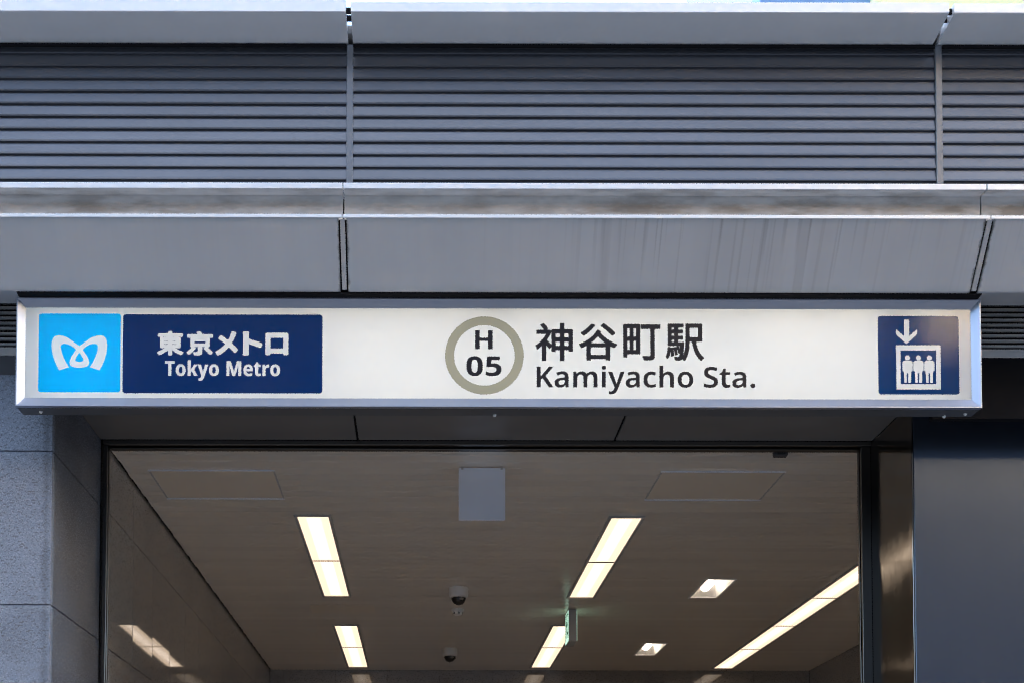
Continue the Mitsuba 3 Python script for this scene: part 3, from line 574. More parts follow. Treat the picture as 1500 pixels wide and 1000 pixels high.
# ---------------------------------------------------------------- the station sign
G = json.loads('''{"station":[[[[23313,2450,23351,2376,23376,2308,23389,2294,23406,2288,23429,2295,23596,2433,23604,2433,23604,1793,23605,1776,23625,1756,23774,1756,23789,1764,23798,1781,23803,2477,23941,2312,23964,2311,23975,2317,24040,2399,24042,2201,24049,2184,24067,2172,24200,2170,24217,2174,24236,2195,24240,2255,24424,2255,24428,1776,24447,1756,24458,1755,24608,1756,24627,1776,24628,1787,24631,2254,24820,2255,24825,2206,24843,2186,24861,2183,24987,2183,25004,2187,25023,2206,25023,3181,25010,3199,24993,3206,24631,3207,24629,3458,24621,3481,24596,3493,24464,3494,24441,3487,24427,3469,24424,3207,24067,3205,24050,3194,24042,3181,24039,3124,23952,3183,23912,3178,23846,3181,23885,3214,23887,3231,23880,3248,23804,3362,23712,3475,23694,3489,23671,3489,23556,3424,23542,3407,23541,3396,23550,3373,23632,3265,23686,3181,23372,3176,23352,3158,23350,3147,23352,3005,23366,2991,23383,2985,23793,2982,23718,2863,23602,2718,23535,2648,23458,2578,23318,2472],[23841,2705,23949,2880,24000,2977,24039,3065,24039,2505],[24629,2637,24823,2637,24820,2447,24629,2450],[24237,2637,24426,2637,24424,2447,24237,2450],[24637,3014,24820,3014,24821,2829,24631,2830,24629,3011],[24240,3014,24424,3014,24424,2830,24239,2829]]],[[[25311,2493,25353,2436,25389,2368,25413,2348,25436,2350,25633,2445,25636,2442,25636,1814,25642,1792,25656,1780,25819,1779,25838,1797,25841,1848,25847,1851,26507,1851,26514,1848,26516,1803,26536,1783,26688,1781,26705,1784,26714,1792,26724,1814,26724,2425,26728,2429,26733,2427,26897,2350,26925,2349,26942,2365,26997,2442,27040,2487,27048,2510,27044,2527,27032,2539,26919,2581,26756,2661,26609,2751,26507,2825,26378,2939,26293,3030,26290,3041,26310,3080,26307,3097,26299,3108,26180,3189,26163,3192,26140,3182,26063,3069,25989,2980,25926,2916,25825,2825,25695,2728,25565,2649,25453,2594,25317,2540,25304,2515],[25853,2386,26509,2385,26514,2380,26513,2045,26507,2040,25846,2040,25841,2046,25841,2380],[25839,2577,25932,2649,26017,2723,26169,2877,26242,2798,26338,2706,26497,2577,25847,2575]],[[26300,3363,26316,3344,26457,3235,26598,3116,26806,2914,26823,2910,26840,2915,26953,3000,26970,3020,26972,3041,26962,3058,26829,3184,26660,3325,26451,3484,26429,3484,26417,3478,26311,3403,26298,3386]],[[25381,3030,25392,3013,25503,2914,25526,2907,25549,2914,25735,3056,25866,3177,26030,3357,26041,3380,26036,3403,26022,3415,25893,3467,25876,3471,25859,3467,25758,3352,25701,3294,25543,3163,25392,3064,25383,3052]]],[[[27320,3422,27320,1959,27326,1934,27340,1922,27357,1919,27472,1919,27495,1926,27509,1953,27512,2068,28081,2071,28100,2092,28101,2110,28100,3434,28081,3455,28063,3458,27357,3458,27340,3454,27326,3440],[27796,2672,27910,2672,27908,2271,27796,2273],[27509,2672,27618,2672,27616,2270,27509,2273],[27796,3253,27910,3253,27908,2876,27796,2878],[27512,3256,27618,3253,27616,2875,27509,2878]],[[28123,3416,28119,3259,28124,3241,28138,3226,28155,3221,28551,3221,28559,3216,28559,2001,28546,1994,28511,1993,28236,1998,28213,1983,28206,1965,28207,1953,28238,1880,28257,1807,28264,1795,28281,1784,28546,1787,28655,1807,28706,1836,28731,1862,28754,1910,28764,1971,28766,3216,28769,3221,28993,3221,29011,3226,29024,3241,29028,3259,29025,3416,29011,3431,28993,3437,28155,3437,28132,3429]]],[[[29266,1929,29355,1875,29372,1876,29389,1888,29425,1952,29453,2033,29470,2102,29485,2213,29491,2213,29492,2201,29500,1998,29505,1981,29519,1969,29536,1966,29615,1979,29632,1989,29640,2004,29641,2050,29639,2143,29623,2293,29626,2303,29656,2195,29680,2050,29687,2039,29699,2030,29716,2027,29806,2053,29819,2074,29819,2091,29802,2189,29770,2305,29773,2318,29819,2212,29846,2133,29863,2118,29891,2120,29887,2062,29871,1987,29851,1956,29784,1956,29688,1964,29663,1952,29656,1923,29673,1877,29691,1796,29711,1781,29761,1778,29908,1782,29964,1801,30015,1842,30111,1777,30139,1776,30180,1830,30237,1940,30276,2045,30299,2126,30321,2224,30343,2374,30361,2647,30460,2649,30498,2461,30532,2328,30572,2207,30627,2079,30707,1946,30784,1854,30872,1776,30894,1770,30911,1776,30954,1836,31008,1894,31015,1906,31016,1929,31007,1943,30939,1996,30892,2045,30847,2102,30796,2189,30751,2288,30712,2398,30684,2502,30655,2647,30906,2650,30922,2655,30935,2670,30938,3439,30936,3457,30928,3467,30917,3476,30900,3478,30207,3478,30190,3476,30170,3457,30163,2531,30151,2398,30129,2253,30102,2143,30077,2073,30101,2421,30108,2612,30099,2626,30077,2635,29835,2635,29831,2641,29835,2737,30026,2737,30043,2743,30054,2757,30058,2878,30049,2904,30026,2915,29835,2916,29831,3011,29835,3019,30037,3021,30057,3046,30057,3173,30046,3191,30026,3199,29835,3199,29831,3289,30060,3292,30077,3297,30091,3312,30094,3329,30091,3457,30071,3476,30054,3478,29395,3478,29369,3468,29360,3457,29358,3439,29360,2473,29372,2459,29389,2453,29820,2450,29761,2428,29739,2402,29705,2412,29643,2399,29626,2394,29609,2373,29587,2387,29575,2388,29496,2378,29485,2392,29468,2400,29384,2415,29361,2409,29348,2392,29335,2230,29312,2102,29289,2033,29252,1958],[30361,3277,30746,3277,30743,2849,30363,2849],[29544,3017,29649,3017,29649,2917,29543,2919],[29543,2733,29650,2733,29649,2638,29547,2635,29543,2641],[29543,3289,29650,3289,29649,3201,29543,3202],[29848,2450,29920,2450,29913,2350,29870,2427],[29767,2330,29769,2322,29767,2318,29765,2322],[29620,2311,29621,2311,29620,2308]]]],"station_roman":[[[25034,1262,25034,541,25211,543,25211,925,25225,1020,25245,1070,25278,1107,25324,1129,25371,1134,25413,1129,25448,1113,25475,1082,25491,1036,25496,987,25499,541,25671,543,25672,937,25685,1024,25707,1074,25733,1104,25772,1124,25836,1134,25878,1129,25912,1113,25940,1082,25956,1036,25961,974,25961,543,26136,543,26136,1024,26131,1082,26119,1136,26097,1181,26074,1210,26036,1240,25998,1257,25946,1270,25882,1275,25823,1270,25776,1257,25725,1232,25686,1201,25652,1161,25643,1165,25610,1210,25571,1241,25524,1261,25452,1274,25367,1270,25307,1253,25251,1220,25200,1166,25170,1261]],[[29806,854,29821,767,29851,697,29898,630,29955,583,30010,555,30087,534,30185,529,30270,543,30334,566,30381,596,30434,647,30472,709,30498,780,30510,862,30510,941,30498,1024,30476,1086,30438,1148,30394,1195,30339,1233,30266,1261,30194,1273,30125,1274,30044,1261,29989,1241,29938,1211,29894,1173,29852,1115,29826,1057,29813,1007,29804,933],[29984,929,29991,995,30005,1041,30027,1082,30061,1116,30100,1133,30155,1141,30198,1137,30245,1120,30275,1096,30298,1065,30314,1028,30327,974,30331,904,30327,833,30314,775,30293,730,30257,691,30228,675,30198,666,30155,663,30117,666,30070,683,30031,717,30001,775,29988,833]],[[23371,1490,23369,543,23549,543,23549,887,23640,957,23922,543,24126,542,23770,1070,24120,1488,23921,1489,23550,1048,23549,1488]],[[24187,701,24206,639,24231,601,24275,564,24335,539,24381,530,24428,529,24522,542,24590,575,24663,641,24699,543,24821,542,24822,1057,24805,1136,24775,1190,24744,1219,24693,1249,24642,1265,24578,1274,24501,1274,24407,1262,24330,1241,24266,1214,24265,1206,24313,1094,24318,1093,24411,1129,24492,1145,24548,1145,24599,1129,24626,1107,24639,1082,24648,1049,24649,991,24646,987,24480,980,24411,972,24343,955,24279,926,24231,887,24198,833,24184,775],[24364,767,24372,800,24384,821,24407,843,24441,860,24526,876,24648,879,24647,800,24634,746,24599,699,24552,671,24522,662,24475,657,24450,659,24411,670,24386,688,24372,709]],[[32301,705,32315,651,32345,601,32390,564,32449,539,32496,530,32543,529,32637,542,32705,575,32778,641,32813,543,32935,542,32937,1057,32920,1136,32889,1190,32859,1219,32807,1249,32756,1265,32692,1274,32616,1274,32522,1262,32445,1241,32381,1214,32379,1206,32428,1094,32432,1093,32526,1129,32607,1145,32662,1145,32714,1129,32740,1107,32754,1082,32762,1049,32764,991,32761,987,32594,980,32526,972,32458,955,32394,926,32346,887,32316,842,32299,775],[32478,763,32482,788,32496,817,32522,843,32543,855,32581,867,32637,876,32763,879,32762,800,32749,746,32714,699,32667,671,32637,662,32590,657,32564,659,32526,670,32501,688,32487,709]],[[27436,705,27450,651,27480,601,27524,564,27584,539,27631,530,27678,529,27771,542,27840,575,27912,641,27948,543,28070,542,28071,1057,28054,1136,28024,1190,27993,1219,27942,1249,27891,1265,27827,1274,27750,1274,27656,1262,27580,1241,27516,1214,27514,1206,27562,1094,27567,1093,27661,1129,27742,1145,27797,1145,27848,1129,27875,1107,27889,1082,27897,1049,27898,991,27895,987,27729,980,27661,972,27592,955,27528,926,27480,887,27450,842,27433,775],[27613,742,27621,800,27633,821,27656,843,27690,860,27776,876,27897,879,27897,800,27884,746,27848,699,27801,671,27771,662,27725,657,27699,659,27661,670,27636,688,27621,709]],[[28970,1548,28968,543,29147,543,29147,929,29164,1032,29190,1082,29221,1112,29268,1132,29324,1138,29379,1129,29413,1107,29436,1074,29448,1036,29454,978,29454,543,29631,541,29632,1041,29620,1115,29594,1173,29558,1215,29507,1248,29435,1270,29366,1275,29302,1269,29238,1249,29191,1220,29149,1170,29140,1168,29144,1546]],[[30999,734,31000,581,31080,550,31170,534,31311,529,31409,542,31464,559,31507,580,31550,608,31581,639,31619,697,31640,771,31636,871,31610,937,31567,989,31511,1029,31447,1062,31302,1122,31243,1155,31202,1198,31194,1219,31190,1252,31199,1293,31227,1326,31268,1348,31311,1356,31370,1357,31430,1349,31494,1332,31571,1304,31626,1444,31562,1468,31464,1493,31383,1502,31298,1501,31221,1489,31149,1463,31102,1435,31058,1393,31023,1331,31010,1264,31011,1215,31020,1165,31049,1099,31089,1052,31149,1010,31221,973,31366,914,31422,880,31452,842,31461,813,31462,780,31448,738,31426,712,31392,691,31349,679,31264,674,31179,683,31093,704,31004,737]],[[26630,1256,26924,543,26877,436,26833,385,26804,369,26765,360,26665,365,26665,237,26671,231,26735,223,26833,227,26902,249,26953,281,27001,332,27040,394,27069,461,27377,1256,27375,1260,27200,1260,27193,1256,27050,842,27008,703,27002,705,26976,809,26817,1256,26812,1260,26633,1260]],[[31724,1208,31724,1134,31820,1132,31821,726,31834,659,31864,601,31895,571,31921,555,31989,533,32091,531,32142,538,32202,556,32206,560,32206,680,32112,666,32078,666,32048,675,32027,690,32012,709,32004,730,31999,771,31999,1132,32198,1134,32200,1260,32002,1262,31999,1418,31891,1420,31832,1268]],[[28243,871,28256,771,28287,688,28340,618,28377,587,28411,567,28496,538,28612,529,28714,542,28799,575,28803,581,28803,717,28710,683,28629,670,28552,675,28518,687,28488,707,28456,746,28435,796,28427,838,28423,916,28427,970,28439,1020,28461,1065,28488,1096,28539,1124,28603,1134,28684,1124,28765,1097,28817,1219,28818,1231,28774,1249,28710,1265,28641,1274,28586,1274,28492,1261,28441,1245,28398,1224,28330,1168,28299,1128,28279,1090,28260,1041,28248,983]],[[26347,1262,26345,543,26518,541,26520,1260]],[[33125,626,33135,577,33159,548,33195,529,33247,525,33294,538,33325,564,33341,606,33342,643,33329,688,33302,715,33255,731,33217,731,33183,723,33148,701,33130,668]],[[26337,1447,26345,1405,26369,1379,26411,1363,26450,1362,26484,1371,26515,1393,26531,1430,26532,1463,26524,1496,26501,1522,26454,1539,26415,1539,26377,1527,26353,1509,26342,1488]]],"h":[[[20555,3148,20553,2293,20763,2293,20763,2656,20769,2658,21144,2657,21145,2293,21355,2293,21355,3146,21145,3146,21145,2813,21140,2811,20764,2812,20763,3146]]],"n05":[[[20155,1504,20164,1375,20188,1280,20230,1194,20283,1133,20316,1107,20358,1084,20438,1059,20499,1052,20560,1051,20667,1068,20747,1103,20805,1151,20852,1218,20880,1284,20898,1367,20908,1484,20903,1614,20885,1708,20861,1774,20819,1845,20766,1898,20719,1929,20644,1956,20564,1968,20489,1967,20396,1952,20335,1929,20290,1900,20249,1861,20211,1806,20188,1751,20169,1680,20159,1614],[20389,1516,20399,1665,20413,1720,20437,1767,20466,1795,20513,1811,20569,1807,20602,1791,20631,1759,20655,1704,20669,1625,20674,1508,20669,1394,20655,1316,20632,1261,20602,1228,20569,1212,20513,1209,20466,1225,20437,1253,20413,1300,20399,1355,20390,1441]],[[21042,1257,21043,1100,21103,1079,21197,1060,21290,1052,21370,1051,21506,1068,21571,1088,21613,1107,21651,1131,21690,1167,21721,1210,21737,1241,21751,1288,21756,1335,21755,1398,21746,1441,21727,1488,21699,1527,21632,1584,21595,1603,21534,1623,21445,1635,21370,1634,21286,1624,21283,1629,21298,1774,21304,1792,21684,1793,21685,1955,21103,1955,21063,1504,21154,1463,21243,1478,21314,1482,21384,1478,21445,1462,21482,1439,21507,1410,21521,1367,21522,1331,21508,1284,21479,1249,21435,1225,21384,1212,21318,1208,21243,1213,21140,1233,21047,1262]]],"tokyo":[[[[6014,2095,6092,2004,6119,1994,6141,1997,6232,2035,6326,2083,6436,2153,6515,2212,6517,2022,6522,2001,6539,1984,6561,1976,6666,1977,6693,1989,6707,2012,6708,2213,6712,2214,6840,2121,6961,2052,7097,1993,7120,1993,7139,2000,7219,2091,7223,2116,7211,2139,7192,2151,7109,2180,7022,2219,6869,2310,7059,2312,7082,2323,7094,2337,7099,2358,7099,2764,7095,2785,7078,2803,7059,2810,6709,2812,7165,2818,7188,2835,7196,2854,7197,2941,7188,2964,7169,2980,7150,2984,6712,2984,6702,3066,6682,3084,6655,3089,6557,3088,6538,3081,6518,3055,6515,2984,6092,2984,6058,2973,6042,2944,6042,2854,6051,2834,6073,2818,6516,2812,6187,2811,6168,2803,6155,2792,6147,2764,6147,2358,6151,2337,6168,2319,6187,2312,6359,2310,6213,2222,6035,2148,6015,2126],[6708,2487,6904,2488,6907,2473,6904,2468,6709,2469],[6333,2487,6515,2488,6517,2473,6512,2468,6334,2469],[6708,2653,6904,2655,6907,2643,6712,2641],[6334,2654,6512,2655,6517,2653,6517,2643,6338,2641,6333,2643]]],[[[7363,2101,7375,2080,7455,2021,7479,2014,7502,2018,7549,2051,7647,2139,7722,2218,7777,2286,7783,2310,7776,2331,7760,2345,7718,2362,7873,2362,7877,2358,7874,2145,7693,2143,7678,2134,7666,2118,7665,2087,7701,2001,7717,1986,7733,1980,7889,1980,7987,1993,8022,2007,8045,2025,8061,2046,8073,2077,8078,2121,8080,2362,8221,2362,8161,2321,8153,2300,8157,2279,8308,2128,8397,2025,8416,2014,8451,2013,8541,2065,8559,2080,8566,2097,8558,2128,8457,2238,8329,2358,8401,2368,8418,2382,8426,2400,8426,2739,8412,2762,8390,2774,8526,2776,8554,2787,8565,2801,8570,2818,8570,2904,8562,2925,8545,2940,8518,2946,8088,2946,7996,3076,7979,3088,7955,3092,7850,3063,7822,3042,7817,3028,7818,3007,7855,2952,7854,2946,7432,2946,7397,2936,7383,2921,7379,2901,7379,2811,7393,2789,7420,2776,7568,2774,7544,2760,7532,2736,7532,2406,7536,2389,7553,2371,7597,2358,7558,2307,7504,2248,7373,2138,7364,2121],[7729,2614,8225,2614,8226,2527,7729,2525]]],[[[8680,2114,8697,2079,8780,2001,8810,1985,8844,1989,8963,2059,9083,2147,9188,2240,9296,2355,9397,2261,9539,2109,9573,2098,9599,2104,9616,2118,9698,2210,9708,2241,9704,2268,9693,2286,9622,2363,9433,2543,9514,2693,9627,2960,9631,2995,9614,3027,9592,3042,9468,3085,9442,3082,9421,3068,9407,3049,9383,2956,9334,2829,9290,2736,9259,2684,8971,2891,8952,2899,8930,2900,8900,2885,8824,2790,8816,2763,8824,2732,8840,2712,9019,2587,9126,2500,9027,2395,8937,2317,8832,2244,8703,2172,8685,2149]]],[[[9931,3018,9943,2892,9943,2178,9933,2033,9940,2010,9955,1994,9992,1978,10162,1978,10194,1990,10219,2018,10222,2033,10214,2152,10212,2495,10217,2499,10475,2416,10695,2330,10741,2331,10764,2342,10780,2358,10839,2480,10836,2514,10810,2542,10576,2630,10214,2740,10212,2904,10222,3026,10214,3049,10199,3065,10157,3081,9992,3080,9949,3060,9936,3041]]],[[[10963,2959,10964,2043,10979,2018,10998,2005,11026,1999,11135,1999,11164,2004,11193,2030,11204,2073,11771,2073,11776,2071,11777,2047,11790,2022,11823,2001,11953,1999,11981,2006,11997,2017,12011,2039,12016,2059,12016,2947,12011,2979,11997,2998,11977,3011,11949,3017,11030,3017,11002,3012,10983,2999,10968,2979],[11200,2784,11778,2783,11778,2303,11200,2301]]]],"tokyo_roman":[[[7422,1761,7424,1038,7568,1037,7570,1200,7613,1239,7727,1037,7885,1037,7884,1049,7718,1341,7878,1555,8054,1046,8031,981,8006,948,7974,936,7913,939,7911,822,7939,812,8006,809,8058,821,8099,845,8141,892,8176,963,8368,1560,8219,1560,8125,1222,8026,1562,7721,1564,7566,1347,7568,1761,7561,1765,7427,1765]],[[9192,1716,9195,1037,9325,1036,9330,1040,9328,1504,9465,1040,9470,1036,9587,1036,9597,1043,9732,1506,9731,1040,9738,1036,9872,1038,9871,1719,9674,1718,9534,1252,9392,1719,9197,1721]],[[6875,1276,6884,1211,6902,1158,6934,1105,6967,1072,7010,1045,7060,1030,7121,1027,7176,1036,7214,1051,7255,1080,7285,1114,7311,1164,7329,1226,7335,1282,7332,1359,7319,1415,7299,1462,7273,1501,7240,1531,7211,1549,7165,1567,7124,1573,7080,1572,7022,1561,6993,1549,6955,1523,6931,1498,6907,1459,6881,1380],[7024,1312,7033,1389,7045,1418,7060,1437,7086,1451,7112,1452,7138,1445,7154,1433,7168,1412,7180,1377,7186,1282,7174,1202,7147,1160,7121,1148,7092,1148,7072,1155,7053,1170,7038,1197,7030,1226]],[[11190,1276,11199,1211,11216,1158,11248,1105,11281,1072,11325,1045,11374,1030,11435,1027,11491,1036,11529,1051,11569,1080,11599,1114,11626,1164,11643,1226,11649,1282,11646,1359,11634,1415,11614,1462,11587,1501,11555,1531,11526,1549,11479,1567,11438,1573,11395,1572,11336,1561,11307,1549,11269,1523,11246,1498,11221,1459,11196,1380],[11338,1309,11347,1389,11370,1433,11392,1448,11418,1452,11447,1448,11466,1436,11482,1412,11494,1377,11501,1288,11488,1202,11462,1160,11435,1148,11406,1148,11386,1155,11368,1170,11353,1197,11344,1226]],[[8395,1276,8404,1211,8422,1158,8453,1105,8486,1072,8530,1045,8580,1030,8641,1027,8696,1036,8734,1051,8775,1080,8804,1114,8831,1164,8848,1226,8854,1282,8851,1359,8839,1415,8819,1462,8792,1501,8760,1531,8731,1549,8684,1567,8644,1573,8600,1572,8542,1561,8513,1549,8475,1523,8451,1498,8427,1459,8401,1380],[8543,1306,8553,1389,8575,1433,8591,1445,8614,1452,8641,1452,8670,1437,8687,1412,8699,1377,8706,1288,8694,1202,8667,1160,8641,1148,8612,1148,8591,1155,8573,1170,8558,1197,8549,1226]],[[9970,1276,9982,1194,10005,1135,10044,1084,10093,1050,10157,1030,10236,1027,10315,1040,10376,1067,10377,1173,10373,1180,10285,1148,10242,1142,10189,1145,10160,1157,10142,1173,10119,1223,10117,1257,10396,1257,10403,1262,10402,1365,10385,1445,10347,1510,10291,1552,10236,1570,10166,1572,10105,1558,10050,1524,10011,1477,9988,1427,9973,1359],[10120,1363,10125,1409,10139,1436,10169,1457,10198,1461,10224,1454,10246,1436,10260,1406,10266,1365]],[[6377,1716,6380,1592,6529,1589,6529,1040,6536,1036,6676,1036,6680,1043,6680,1589,6832,1592,6834,1716,6827,1721,6384,1721]],[[10443,1520,10444,1448,10499,1445,10500,1173,10511,1114,10532,1076,10574,1042,10629,1027,10699,1030,10763,1051,10767,1058,10766,1163,10705,1151,10670,1154,10651,1173,10645,1208,10645,1445,10759,1448,10760,1562,10646,1564,10644,1671,10550,1673,10511,1563]],[[10837,1542,10837,1040,10844,1036,10978,1036,10983,1043,10983,1318,10989,1353,11006,1389,11039,1416,11074,1425,11139,1421,11153,1563,11141,1569,11101,1573,11051,1564,11007,1534,10970,1482,10946,1564,10841,1564]]],"ring":[2097.7712677571403,199.87639432677673,179.92450948059377,138.4513594756345],"tile_blue":[60.2,26.5,434.6,388.9],"tile_navy":[445.2,23.1,1357.2,386.0],"tile_lift":[3897.1,24.5,4266.8,385.4],"emblem":[[[2463,2394,2687,2553,2914,2724,2957,2752,3038,2795,3152,2839,3230,2862,3311,2879,3389,2887,3424,2887,3486,2879,3541,2860,3588,2832,3627,2796,3658,2752,3694,2674,3712,2614,3724,2549,3732,2481,3734,2373,3728,2260,3715,2146,3699,2060,3661,1904,3629,1795,3595,1694,3499,1466,3404,1280,2943,1425,3031,1555,3080,1635,3160,1800,3209,1919,3234,1993,3275,2134,3297,2237,3306,2297,3311,2365,3305,2416,3293,2441,3265,2468,3226,2488,3176,2501,3133,2503,3056,2496,3000,2482,2938,2460,2871,2429,2806,2391,2772,2366,2617,2228,2772,2007,2830,1910,2862,1850,2897,1763,2913,1707,2920,1655,2919,1607,2910,1563,2891,1524,2859,1491,2818,1464,2745,1431,2688,1416,2580,1398,2517,1393,2370,1397,2262,1415,2179,1440,2109,1475,2071,1505,2045,1541,2030,1582,2024,1653,2030,1705,2044,1761,2077,1849,2107,1909,2164,2005,2313,2227,2191,2335,2120,2389,2053,2428,1954,2470,1866,2494,1767,2500,1729,2495,1697,2485,1648,2456,1631,2438,1620,2412,1615,2380,1618,2318,1648,2166,1701,1990,1762,1838,1843,1672,1889,1593,2007,1423,1550,1276,1450,1462,1348,1689,1277,1899,1235,2055,1217,2141,1201,2255,1192,2368,1192,2476,1198,2544,1208,2609,1224,2669,1258,2747,1288,2791,1326,2827,1373,2855,1427,2874,1489,2883,1524,2883,1602,2875,1684,2859,1762,2837,1878,2792,1959,2750,2003,2722,2234,2552],[2466,2105,2376,1967,2321,1858,2299,1788,2295,1752,2300,1724,2319,1701,2337,1691,2416,1670,2499,1667,2583,1683,2623,1702,2642,1725,2647,1753,2636,1810,2592,1912,2540,1999]]],"arrow":[[[40769,3244,40766,3008,40273,2566,39800,3006,39803,3242,40166,2916,40176,3692,40408,3692,40398,2911]]],"frame":[[[41830,2516,41824,480,39798,476,39786,2511],[39995,727,41603,730,41625,2280,40000,2276]]],"men":[[[[40430,1935,40421,1890,40396,1853,40358,1828,40314,1819,40269,1828,40232,1853,40207,1890,40198,1935,40207,1979,40232,2017,40269,2042,40314,2051,40358,2042,40396,2017,40421,1979]],[[40148,1805,40477,1806,40536,1745,40550,1654,40538,1335,40485,1305,40470,1274,40463,789,40329,788,40335,1228,40275,1228,40269,788,40149,788,40141,1274,40126,1304,40074,1334,40071,1653,40087,1744]]],[[[40931,1936,40922,1891,40897,1854,40860,1829,40815,1820,40771,1829,40733,1854,40708,1891,40699,1936,40708,1980,40733,2018,40771,2043,40815,2052,40860,2043,40897,2018,40922,1980]],[[40649,1806,40978,1807,41037,1746,41051,1655,41039,1336,40986,1306,40971,1275,40965,790,40830,789,40836,1230,40776,1229,40770,789,40650,789,40642,1275,40627,1305,40575,1335,40572,1654,40588,1745]]],[[[41429,1937,41420,1893,41395,1855,41357,1830,41313,1821,41269,1830,41231,1855,41206,1893,41197,1937,41206,1981,41231,2019,41269,2044,41313,2053,41357,2044,41395,2019,41420,1981]],[[41147,1807,41476,1808,41535,1747,41549,1656,41537,1337,41484,1307,41468,1276,41462,791,41327,790,41333,1231,41273,1230,41267,790,41148,790,41139,1276,41125,1306,41073,1336,41070,1655,41086,1746]]]]}''')
sg = thing('station_sign', 'long backlit white station sign in a silver frame, with navy and light blue tiles', 'sign')
SX0, SX1, SZ0, SZ1 = -1.8485, 2.5435, 3.729, 4.228
SIGN = 0.34 * EM
OX0, OX1, OZ0, OZ1 = -1.814, 2.507, 3.776, 4.191
hx0, hx1, hz0, hz1 = SX0 + 0.002, SX1 - 0.002, SZ0, SZ1
add('housing_back', bx(hx0, hx1, 6.170, 6.176, hz0, hz1, 0.001), 'm_sign_dark', sg)
add('housing_top', bx(hx0, hx1, 6.0815, 6.1695, hz1 - 0.004, hz1), 'm_sign_dark', sg)
add('housing_base', bx(hx0, hx1, 6.0815, 6.1695, hz0, hz0 + 0.004), 'm_sign_dark', sg)
for a, b in ((hx0, hx0 + 0.004), (hx1 - 0.004, hx1)):
    add('housing_end', bx(a, b, 6.0815, 6.1695, hz0 + 0.0045, hz1 - 0.0045), 'm_sign_dark', sg)
lin = [bx(hx0 + 0.006, hx1 - 0.006, 6.1665, 6.1685, hz0 + 0.006, hz1 - 0.006),
       bx(hx0 + 0.006, hx1 - 0.006, 6.085, 6.166, hz1 - 0.008, hz1 - 0.006), bx(hx0 + 0.006, hx1 - 0.006, 6.085, 6.166, hz0 + 0.006, hz0 + 0.008),
       bx(hx0 + 0.006, hx0 + 0.008, 6.085, 6.166, hz0 + 0.009, hz1 - 0.009), bx(hx1 - 0.008, hx1 - 0.006, 6.085, 6.166, hz0 + 0.009, hz1 - 0.009)]
for m in lin:
    add('inner_liner', m, 'm_reflector', sg)
for z in (3.815, 3.925, 4.035, 4.145):
    c = trimesh.creation.cylinder(radius=0.008, height=4.18, sections=12)
    c.apply_transform(trimesh.transformations.rotation_matrix(math.pi / 2, [0, 1, 0]))
    c.apply_translation((0.335, 6.148, z))
    add('light_tube', c, 'm_lamp', sg, emitter={'type': 'area', 'radiance': rgb(*[SIGN * v for v in (1.0, 0.99, 0.93)])})
FY, BY, LIP = 6.055, 6.081, 0.005
o = [(SX0, SZ0), (SX1, SZ0), (SX1, SZ1), (SX0, SZ1)]
l = [(SX0 + LIP, SZ0 + LIP), (SX1 - LIP, SZ0 + LIP), (SX1 - LIP, SZ1 - LIP), (SX0 + LIP, SZ1 - LIP)]
inn = [(OX0, OZ0), (OX1, OZ0), (OX1, OZ1), (OX0, OZ1)]
for i in range(4):
    j = (i + 1) % 4
    def V(p, y):
        return [p[0], y, p[1]]
    v = [V(o[i], BY), V(o[j], BY), V(o[i], FY), V(o[j], FY), V(l[i], FY), V(l[j], FY), V(inn[i], BY), V(inn[j], BY)]
    f = [[0, 1, 3], [0, 3, 2], [2, 3, 5], [2, 5, 4], [4, 5, 7], [4, 7, 6], [6, 7, 1], [6, 1, 0], [0, 2, 4], [0, 4, 6], [1, 5, 3], [1, 7, 5]]
    add('frame_rail', trimesh.Trimesh(np.array(v), np.array(f), process=False), 'm_sign_alu', sg)




def polys(data):
    gs = []
    for p in data:
        q = [np.array(c, float).reshape(-1, 2) / 10000 + (OX0, OZ0) for c in p]
        gs.append(Polygon(q[0], q[1:]).buffer(0))
    return shapely.union_all(gs)


def sheet(g, y):
    """A thin translucent film, facing the street."""
    vs, fs, n = [], [], 0
    for p in getattr(g, 'geoms', [g]):
        if p.area < 1e-7:
            continue
        v, f = trimesh.creation.triangulate_polygon(p, engine='earcut')
        v3 = np.stack([v[:, 0], np.full(len(v), y), v[:, 1]], 1)
        t = v3[f]
        flip = np.cross(t[:, 1] - t[:, 0], t[:, 2] - t[:, 0])[:, 1] > 0
        f = np.where(flip[:, None], f[:, ::-1], f)
        vs.append(v3)
        fs.append(f + n)
        n += len(v)
    return trimesh.Trimesh(np.vstack(vs), np.vstack(fs), process=False)


def solid(g):
    return join(*[prism(p, 'y', 6.0818, 6.0826) for p in getattr(g, 'geoms', [g])])


PY = 6.0830
def tile_shape(mm):
    x0, z0, x1, z1 = [v / 1000 for v in mm]
    return rounded(OX0 + x0, OX0 + x1, OZ0 + z0, OZ0 + z1, 0.013)


blue, navy, lift = (tile_shape(G[k]) for k in ('tile_blue', 'tile_navy', 'tile_lift'))
cx, cz, r1, r2 = [v / 1000 for v in G['ring']]
c = shapely.Point(OX0 + cx, OZ0 + cz)
ring = c.buffer(r1, quad_segs=24).difference(c.buffer(r2, quad_segs=24))
face = sbox(OX0 - 0.012, OZ0 - 0.012, OX1 + 0.012, OZ1 + 0.012).difference(shapely.union_all([blue, navy, lift, ring]))
add('face_panel', sheet(face, PY), 'm_sign_white', sg)
emblem = polys(G['emblem'])
line1, line2 = polys(sum(G['tokyo'], [])), polys(G['tokyo_roman'])
arrow, frame, men = polys(G['arrow']), polys(G['frame']), polys(sum(G['men'], []))
tb = add('emblem_tile', sheet(blue.difference(emblem), PY), 'm_sign_blue', sg)
labels[tb] = {'label': 'light blue tile with a white looped letter emblem'}
add('emblem', sheet(emblem, PY), 'm_sign_white', tb)
